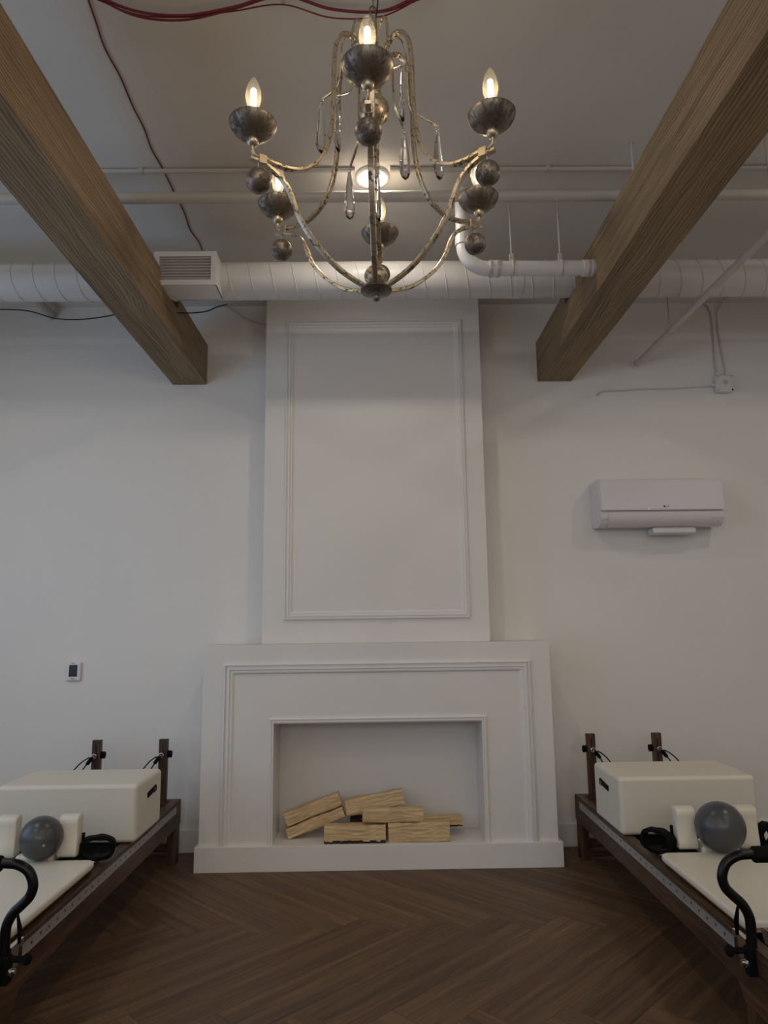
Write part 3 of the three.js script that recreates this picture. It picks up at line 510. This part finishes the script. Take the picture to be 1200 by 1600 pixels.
// ---------------------------------------------------------------- reformers
function reformer(s, px, pz, label) {                                // s: +1 extends towards +x, -1 towards -x ; local x = 0 is the face on the aisle
  const t = thing('pilates_reformer', label, 'reformer', [px, 0, pz]), W = 0.66, LEN = 2.46;
  const sp = (a, b, y0, y1, z0, z1, r = 0) => span(s * a, s * b, y0, y1, z0, z1, r);
  const wood = (name, g, ax, p = t) => mesh(name, metreUV(g, ax, px * 1.3 + g.id * 0.173, g.id * 0.071), M.walnut, p);
  const sideProfile = [[0, 0.225], [0.085, 0.215], [0.12, 0.222], [1.7, 0.222], [2.05, 0.215], [2.085, 0.165], [LEN, 0.165], [LEN, 0.372], [0.02, 0.378], [0.006, 0.372], [0, 0.36]];
  for (const x of [0, W - 0.045]) {
    const g = prism(sideProfile, 0.045, 0.002); g.rotateY(-Math.PI / 2); g.translate(s > 0 ? x + 0.045 : -x, 0, 0);
    wood('side_rail', g, 2);
  }
  wood('end_rail', sp(0.046, W - 0.046, 0.225, 0.374, 0.002, 0.045, 0.003), 0);
  wood('end_rail', sp(0.046, W - 0.046, 0.17, 0.37, LEN - 0.045, LEN - 0.002, 0.003), 0);
  for (const x of [0.002, W - 0.057]) { wood('leg', sp(x, x + 0.055, 0, 0.218, 0.004, 0.085, 0.003), 1); wood('leg', sp(x, x + 0.055, 0, 0.17, 2.09, LEN - 0.006, 0.003), 1); }
  wood('leg_brace', sp(0.057, W - 0.057, 0.065, 0.115, 0.02, 0.055, 0.003), 0);
  wood('leg_brace', sp(0.057, W - 0.057, 0.02, 0.05, 0.06, 0.085, 0.002), 0);
  wood('platform', sp(0.046, W - 0.046, 0.325, 0.347, 0.047, 0.40, 0.003), 0);
  // perforated aluminium strip on the aisle side and running tracks inside
  const plate = new THREE.Shape([[0.12, 0.317], [2.055, 0.317], [2.055, 0.353], [0.12, 0.353]].map(([p, q]) => new THREE.Vector2(p, q)));
  for (let k = 0; k < 27; k++) { const h = new THREE.Path(); h.absarc(0.19 + k * 0.069, 0.335 + (k % 3 === 1 ? 0.004 : 0), 0.0064, 0, Math.PI * 2, true); plate.holes.push(h); }
  const pg = new THREE.ExtrudeGeometry(plate, { depth: 0.0014, bevelEnabled: false, curveSegments: 7 }).rotateY(-Math.PI / 2).translate(s > 0 ? -0.0046 : 0.006, 0, 0);
  const strip = mesh('metal_strip', mergeGeometries([pg, ...[[0.3515, 0.354], [0.316, 0.3185]].map(([p, q]) => sp(-0.0085, -0.0022, p, q, 0.12, 2.055).toNonIndexed())]), M.alu, t);
  const gs = cyl(0.004, 0.004, 0.003, 10).rotateZ(Math.PI / 2);
  for (let k = 0; k < 27; k += 3) { const q = mesh('screw', gs, M.chrome, strip); q.position.set(-s * 0.0065, 0.332, 0.215 + k * 0.069); }
  for (const x of [0.047, W - 0.082]) mesh('track', sp(x, x + 0.035, 0.31, 0.33, 0.40, LEN - 0.05), M.alu, t);
  mesh('frame_floor', sp(0.085, W - 0.085, 0.235, 0.245, 0.40, LEN - 0.05), M.blackPad, t);
  // upright posts with pulleys
  for (const x of [0.112, 0.538]) {
    const ps = new THREE.Shape([[-0.026, 0.376], [0.026, 0.376], [0.026, 0.747], [-0.026, 0.747]].map(([a, b]) => new THREE.Vector2(a, b)));
    ps.holes.push(new THREE.Path([[-0.004, 0.57], [-0.004, 0.72], [0.004, 0.72], [0.004, 0.57]].map(([a, b]) => new THREE.Vector2(a, b))));
    const p = wood('post', new THREE.ExtrudeGeometry(ps, { depth: 0.033, bevelEnabled: true, bevelThickness: 0.001, bevelSize: 0.001, bevelSegments: 1 }).translate(s * x, 0, 0.013), 1);
    const kn = [0, 1, 2, 3, 4, 5].map(k => rod([-s * 0.012, 0, 0], [s * 0.012, 0, 0], 0.009, 10).translate(0, 0.013 * Math.cos(k * 1.047), 0.013 * Math.sin(k * 1.047)));
    mesh('post_knob', mergeGeometries([rod([-s * 0.013, 0, 0], [s * 0.03, 0, 0], 0.012, 14), ...kn]).translate(s * (x - 0.04), 0.655, 0.03), M.blackPad, p);
    mesh('pulley', mergeGeometries([new THREE.TorusGeometry(0.013, 0.004, 8, 20), cyl(0.006, 0.006, 0.02, 12).rotateX(Math.PI / 2)]).translate(s * (x + 0.006), 0.652, 0.06), M.chrome, p);
    mesh('pulley_block', box(0.02, 0.05, 0.03, 0, 0, 0, 0.006).rotateZ(s * 0.6).translate(s * (x + 0.028), 0.626, 0.075), M.blackPad, p);
    const lx = x < 0.3 ? 0.10 : 0.56;
    mesh('rope', tube([[s * (x + 0.03), 0.648, 0.075], [s * (x + 0.055), 0.63, 0.12], [s * (x + 0.075), 0.585, 0.22], [s * (x + 0.08), 0.50, 0.36], [s * (x + 0.05), 0.40, 0.45]], 0.004, 40, 7), M.blackPad, t);
    mesh('rope', tube([[s * (x + 0.015), 0.645, 0.07], [s * (x + 0.035), 0.60, 0.13], [s * (x + 0.045), 0.54, 0.25], [s * (x + 0.05), 0.45, 0.38], [s * (x + 0.04), 0.38, 0.46]], 0.004, 40, 7), M.blackPad, t);
  }
  // carriage
  const z0 = 1.335, z1 = 2.095;
  mesh('carriage_base', sp(0.03, W - 0.03, 0.379, 0.389, z0 + 0.02, z1 - 0.005, 0.002), M.ply, t);
  const padShape = new THREE.Shape(); { const a = 0.016, b = W - 0.016, c = z0, d = z1, r = 0.05; padShape.moveTo(a + r, c); padShape.lineTo(b - r, c); padShape.quadraticCurveTo(b, c, b, c + r); padShape.lineTo(b, d - 0.012); padShape.quadraticCurveTo(b, d, b - 0.012, d); padShape.lineTo(a + 0.012, d); padShape.quadraticCurveTo(a, d, a, d - 0.012); padShape.lineTo(a, c + r); padShape.quadraticCurveTo(a, c, a + r, c); }
  const pad = new THREE.ExtrudeGeometry(padShape, { depth: 0.008, bevelEnabled: true, bevelThickness: 0.0105, bevelSize: 0.012, bevelOffset: -0.012, bevelSegments: 5, curveSegments: 8 }).rotateX(Math.PI / 2).translate(0, 0.4085, 0);
  if (s < 0) { pad.scale(-1, 1, 1); const ix = pad.attributes.position, nn = pad.attributes.normal; for (let i = 0; i < ix.count; i += 3) for (const at of [ix, nn]) { const b = [at.getX(i + 1), at.getY(i + 1), at.getZ(i + 1)], c = [at.getX(i + 2), at.getY(i + 2), at.getZ(i + 2)]; at.setXYZ(i + 1, ...c); at.setXYZ(i + 2, ...b); } }
  mesh('carriage_pad', pad, M.vinyl, t);
  const CX = 0.315;
  const rest = (x) => {
    const sh = new THREE.Shape(); sh.moveTo(0.0, 0); sh.lineTo(0.05, 0); sh.quadraticCurveTo(0.062, 0.0, 0.058, 0.03); sh.quadraticCurveTo(0.044, 0.09, 0.052, 0.145); sh.quadraticCurveTo(0.055, 0.178, 0.022, 0.180); sh.lineTo(0.006, 0.180); sh.quadraticCurveTo(-0.012, 0.18, -0.012, 0.16); sh.lineTo(-0.006, 0.008); sh.quadraticCurveTo(-0.005, 0, 0, 0);
    const g = new THREE.ExtrudeGeometry(sh, { depth: 0.076, bevelEnabled: true, bevelThickness: 0.008, bevelSize: 0.008, bevelOffset: -0.008, bevelSegments: 4, curveSegments: 10 }).translate(0, 0, -0.038).rotateY(-Math.PI / 2).translate(s * x, 0.4195, z0 - 0.085);
    mesh('shoulder_rest', toCreasedNormals(g, 0.6), M.vinyl, t);
    const sd = x < CX ? -1 : 1;
    mesh('rest_bracket', sp(x + sd * 0.02, x + sd * 0.062, 0.385, 0.415, z0 - 0.10, z0 + 0.0, 0.004), M.blackPad, t);
    mesh('rope_cleat', rod([s * (x + sd * 0.05), 0.41, z0 - 0.09], [s * (x + sd * 0.052), 0.51, z0 - 0.09], 0.007, 10), M.blackPad, t);
  };
  rest(0.170); rest(0.455);
  mesh('headrest', span(s * 0.225, s * 0.40, 0.392, 0.435, z0 - 0.16, z0 - 0.012, 0.018), M.vinyl, t);
  mesh('carriage_board', sp(0.05, W - 0.05, 0.352, 0.378, z0 - 0.13, z0 + 0.03, 0.003), M.walnut, t);
  // padded hand loops lying beside the shoulder rests
  const loop = (x, zz, turn, a, b, w) => {
    const pts = [], n = 26; for (let i = 0; i < n; i++) { const q = i / n * 2 * Math.PI, sq = (v, e) => Math.sign(v) * Math.pow(Math.abs(v), e); pts.push([a * sq(Math.cos(q), 0.75), b * sq(Math.sin(q), 0.8)]); }
    const cv = new THREE.CatmullRomCurve3(pts.map(([p, q]) => V(p, q, 0)), true), sec = [[-w, -0.008], [-w * 0.9, 0.009], [w * 0.9, 0.009], [w, -0.008]], pos = [], idx = [], N = 60, m = sec.length;
    for (let i = 0; i < N; i++) { const p = cv.getPointAt(i / N), T = cv.getTangentAt(i / N), wob = 1 + 0.12 * Math.sin(i * 0.63); for (const [sz, sn] of sec) pos.push(p.x + T.y * sn * wob, p.y - T.x * sn * wob, sz * wob); }
    for (let i = 0; i < N; i++) for (let k = 0; k < m; k++) { const A = i * m + k, B = i * m + (k + 1) % m, Cc = ((i + 1) % N) * m + k, D = ((i + 1) % N) * m + (k + 1) % m; idx.push(A, Cc, B, B, Cc, D); }
    const g = new THREE.BufferGeometry(); g.setAttribute('position', new THREE.Float32BufferAttribute(pos, 3)); g.setIndex(idx);
    const lp = mesh('hand_loop', toCreasedNormals(g, 0.9).rotateY(turn).translate(s * x, 0.383 + b + 0.012, zz), M.blackPad, t);
    const ringS = new THREE.TorusGeometry(0.011, 0.0022, 8, 20);
    for (const dx of [-0.035, 0.0]) mesh('ring', ringS.clone().rotateX(1.1).translate(s * (x + 0.03 + dx), 0.392, zz + 0.055), M.chrome, lp);
    mesh('clip', box(0.05, 0.022, 0.028, s * (x + 0.012), 0.392, zz + 0.035, 0.008), M.blackPad, lp);
  };
  loop(0.055, 1.235, s < 0 ? 0.25 : -0.9, 0.072, 0.045, 0.024);
  loop(0.585, 1.20, s * 0.5, 0.055, 0.05, 0.024);
  mesh('strap', box(0.09, 0.004, 0.03, 0, 0, 0, 0.001).rotateY(s * 0.9).translate(s * 0.085, 0.379, 1.14), M.blackPad, t);
  // foot bar
  const zf = 2.18, half = [[-0.006, 0.298], [-0.004, 0.35], [0.0, 0.43], [-0.003, 0.468], [-0.022, 0.505], [-0.052, 0.534], [-0.074, 0.558], [-0.083, 0.592], [-0.066, 0.636], [-0.028, 0.659], [0.012, 0.664]];
  const path = [...half.map(([x, yy]) => [s * (x - 0.004), yy, zf]), ...half.slice().reverse().map(([x, yy]) => [s * (W - x + 0.004), yy, zf])];
  const fb = mesh('foot_bar', tube(path, 0.0168, 200, 18), M.blackTube, t);
  mesh('bar_grip', mergeGeometries([rod([s * 0.03, 0.663, zf], [s * (W - 0.03), 0.663, zf], 0.0265, 28), sphere(0.0262, 0, 0, 0, 24, 12).scale(0.5, 1, 1).translate(s * 0.03, 0.663, zf), sphere(0.0262, 0, 0, 0, 24, 12).scale(0.5, 1, 1).translate(s * (W - 0.03), 0.663, zf)]), M.blackPad, fb);
  for (const e of [0, 1]) {
    const X = (x) => s * (e ? W - x : x), grp = fb;
    mesh('pivot_block', span(X(-0.03), X(0.012), 0.285, 0.375, zf - 0.018, zf + 0.018, 0.008), M.blackPad, grp);
    mesh('lock_pin', rod([X(-0.025), 0.362, zf], [X(-0.072), 0.362, zf], 0.0105, 14), M.blackPad, grp);
    mesh('lock_knob', sphere(0.019, 0, 0, 0, 20, 14).scale(0.8, 1, 1).translate(X(-0.082), 0.362, zf), M.blackPad, grp);
    mesh('pivot_bolt', mergeGeometries([rod([X(-0.03), 0.325, zf + 0.004], [X(-0.048), 0.325, zf + 0.004], 0.010, 6), rod([X(-0.029), 0.325, zf + 0.004], [X(-0.034), 0.325, zf + 0.004], 0.0135, 20)]), M.chrome, grp);
    mesh('gear_bracket', mergeGeometries([span(X(-0.004), X(-0.022), 0.375, 0.392, zf - 0.10, zf - 0.01), span(X(-0.002), X(-0.0045), 0.30, 0.39, zf - 0.10, zf - 0.03)]), M.chrome, grp);
    const arcS = new THREE.Shape(); arcS.absarc(0, 0, 0.098, 0.1, 2.0, false); arcS.absarc(0, 0, 0.05, 2.0, 0.1, true);
    mesh('quadrant_plate', new THREE.ExtrudeGeometry(arcS, { depth: 0.004, bevelEnabled: false, curveSegments: 20 }).rotateY(-Math.PI / 2).translate(X(0.053), 0.325, zf), M.chrome, grp);
    mesh('release_lever', prism([[0, 0], [0.010, 0.002], [0.012, 0.05], [-0.004, 0.10], [-0.010, 0.098], [-0.004, 0.05]], 0.004, 0.001).scale(-s * (e ? -1 : 1), 1, 1).translate(X(-0.02), 0.385, zf - 0.06), M.blackPad, grp);
  }
  return t;
}
reformer(1, 1.25, 0.20, 'walnut reformer with white pads beside the fireplace, carrying the larger ball');
reformer(-1, -1.268, 0.17, 'walnut reformer with white pads beside the fireplace, carrying the smaller ball');

function sittingBox(x0, x1, z0, z1, s, label) {
  const y0 = 0.379, h = 0.285, t = thing('sitting_box', label, 'box', [(x0 + x1) / 2, y0, (z0 + z1) / 2], 'white padded boxes on the reformers');
  const W = x1 - x0, D = z1 - z0;
  mesh('padded_body', new RoundedBoxGeometry(W, h, D, 5, 0.022).translate(0, h / 2, 0), M.vinyl, t);
  for (const e of [-1, 1]) {
    const g = [box(0.006, 0.028, 0.13, 0, 0, 0, 0.002).rotateX(0.1), box(0.012, 0.034, 0.022, 0, 0.004, -0.062, 0.004), box(0.005, 0.024, 0.02, 0, -0.002, -0.05, 0.001)].map(q => q.index ? q.toNonIndexed() : q);
    const m = mesh('carry_strap', mergeGeometries(g).translate(0, 0.2, 0.0), M.blackPad, t); m.position.set(e * (W / 2 + 0.003), 0, -0.02);
    mesh('strap_buckle', box(0.010, 0.02, 0.006, 0, 0.201, -0.045, 0.001), M.chrome, m);
  }
  return t;
}
sittingBox(1.232, 1.945, 0.71, 1.14, 1, 'white padded box on the reformer that carries the larger ball');
sittingBox(-1.955, -1.236, 0.71, 1.13, -1, 'white padded box on the reformer that carries the smaller ball');
function ball(x, z, r, label, plug) {
  const y0 = 0.4192, t = thing('exercise_ball', label, 'ball', [x, y0, z], 'grey balls on the reformers');
  mesh('ball_skin', sphere(r, 0, 0, 0, 48, 32).scale(1, 1, 1).translate(0, r, 0), M.ball, t);
  const p = mesh('valve_plug', cyl(0.0045, 0.0045, 0.003, 14).rotateX(Math.PI / 2).translate(0, 0, r - 0.0005), M.plug, t);
  p.position.y = r; p.rotation.set(plug[0], plug[1], 0, 'YXZ');
}
ball(1.553, 1.545, 0.108, 'larger dark grey exercise ball between the shoulder rests of a reformer', [-0.6, 1.2]);
ball(-1.545, 1.50, 0.094, 'smaller dark grey exercise ball with a pale valve plug, on a reformer carriage', [0.12, 0.55]);

// ---------------------------------------------------------------- wall units
const font = await new FontLoader().loadAsync('fonts/droid/droid_sans_bold.typeface.json');
const text = (s, size) => { const g = new TextGeometry(s, { font, size, depth: 0.0006, curveSegments: 4 }); g.computeBoundingBox(); return g.translate(-(g.boundingBox.max.x + g.boundingBox.min.x) / 2, -size / 2, 0); };
{
  const x0 = 1.532, x1 = 2.372, t = thing('air_conditioner', 'white wall-mounted air conditioner with a small tray below', 'air conditioner', [(x0 + x1) / 2, 2.1, 0.001]), W = x1 - x0;
  const prof = [[0, 0.02], [0.08, 0.0], [0.13, -0.002], [0.172, 0.018], [0.196, 0.055], [0.202, 0.086], [0.203, 0.092], [0.188, 0.094], [0.188, 0.108], [0.204, 0.110], [0.204, 0.30], [0.196, 0.318], [0.175, 0.328], [0, 0.332]];
  const side = (pts, w, b) => { const g = prism(pts, w, b); g.rotateY(-Math.PI / 2); return g; };
  mesh('housing', side(prof, W, 0.003).translate(W / 2, 0, 0), M.acPlastic, t);
  mesh('front_panel', side([[0.2045, 0.106], [0.216, 0.104], [0.2185, 0.112], [0.212, 0.302], [0.204, 0.318], [0.2045, 0.318]], W - 0.004, 0.0015).translate(W / 2 - 0.002, 0, 0), M.acPanel, t);
  
  const lv = []; for (let i = 0; i <= 8; i++) { const a = i / 8; lv.push([0.132 + 0.0735 * Math.sin(a * 1.45) - 0.002, 0.0 + 0.086 * (1 - Math.cos(a * 1.5))]); }
  const outer = lv.map(([a, b]) => [a + 0.006, b - 0.002]);
  mesh('air_louvre', side([...lv, ...outer.reverse()], W - 0.14, 0).translate(W / 2 - 0.09, 0, 0), M.acPlastic, t);
  mesh('side_seam', side(prof.map(([a, b]) => [a * 0.62, b * 0.985 + 0.002]), 0.0012, 0).translate(-W / 2 - 0.0032, 0, 0), M.acPlastic, t);
  mesh('brand_dot', cyl(0.0075, 0.0075, 0.001, 20).rotateX(Math.PI / 2).translate(0.008, 0.128, 0.2184), M.logoRed, t);
  mesh('brand_letters', text('LG', 0.0125).translate(0.031, 0.128, 0.2178), M.logoGrey, t);
  mesh('status_mark', cyl(0.004, 0.004, 0.001, 12).rotateX(Math.PI / 2).translate(W / 2 - 0.035, 0.028, 0.184), M.acGrey, t);
  const film = new THREE.PlaneGeometry(0.34, 0.19, 60, 36), fp = film.attributes.position, fn = noiseField(211);
  for (let i = 0; i < fp.count; i++) { const a = fp.getX(i), b = fp.getY(i), d = a * 0.75 - b * 0.66; fp.setZ(i, 0.0028 * Math.sin(d * 170 + 3 * fn(a * 20 + 5, b * 20 + 5)) * fn(a * 14 + 40, b * 14 + 40) * smooth(0.1, -0.09, b)); }
  film.computeVertexNormals(); mesh('protective_film', film.rotateX(-0.03).translate(-W / 2 + 0.176, 0.2035, 0.2195), M.film, t);
  mesh('tray', new RoundedBoxGeometry(0.30, 0.048, 0.11, 4, 0.016).translate(0.10, -0.026, 0.09), M.acPlastic, t);
  mesh('wall_plate', span(-0.3, 0.3, 0.332, 0.338, 0.0, 0.012), M.acPlastic, t);
  mesh('hook', span(-0.262, -0.245, 0.332, 0.341, 0.03, 0.05), M.dark, t);
}
{
  const t = thing('thermostat', 'small white thermostat with a dark screen on the wall', 'thermostat', [-2.062, 1.107, 0.001]);
  mesh('case', new RoundedBoxGeometry(0.1, 0.126, 0.022, 4, 0.0105).translate(0, 0.063, 0.011), M.acPlastic, t);
  mesh('screen_frame', box(0.056, 0.078, 0.002, 0, 0.068, 0.0222), M.screenFrame, t);
  mesh('screen', box(0.046, 0.068, 0.002, 0, 0.068, 0.0228), M.screen, t);
  mesh('brand_letters', text('LG', 0.008).translate(0.003, 0.116, 0.0217), M.logoGrey, t);
  mesh('brand_dot', cyl(0.0035, 0.0035, 0.0008, 12).rotateX(Math.PI / 2).translate(-0.0085, 0.116, 0.0222), M.logoRed, t);
  mesh('button', box(0.024, 0.007, 0.001, 0, 0.0155, 0.0222), M.acGrey, t);
}

renderer.render(scene, camera);
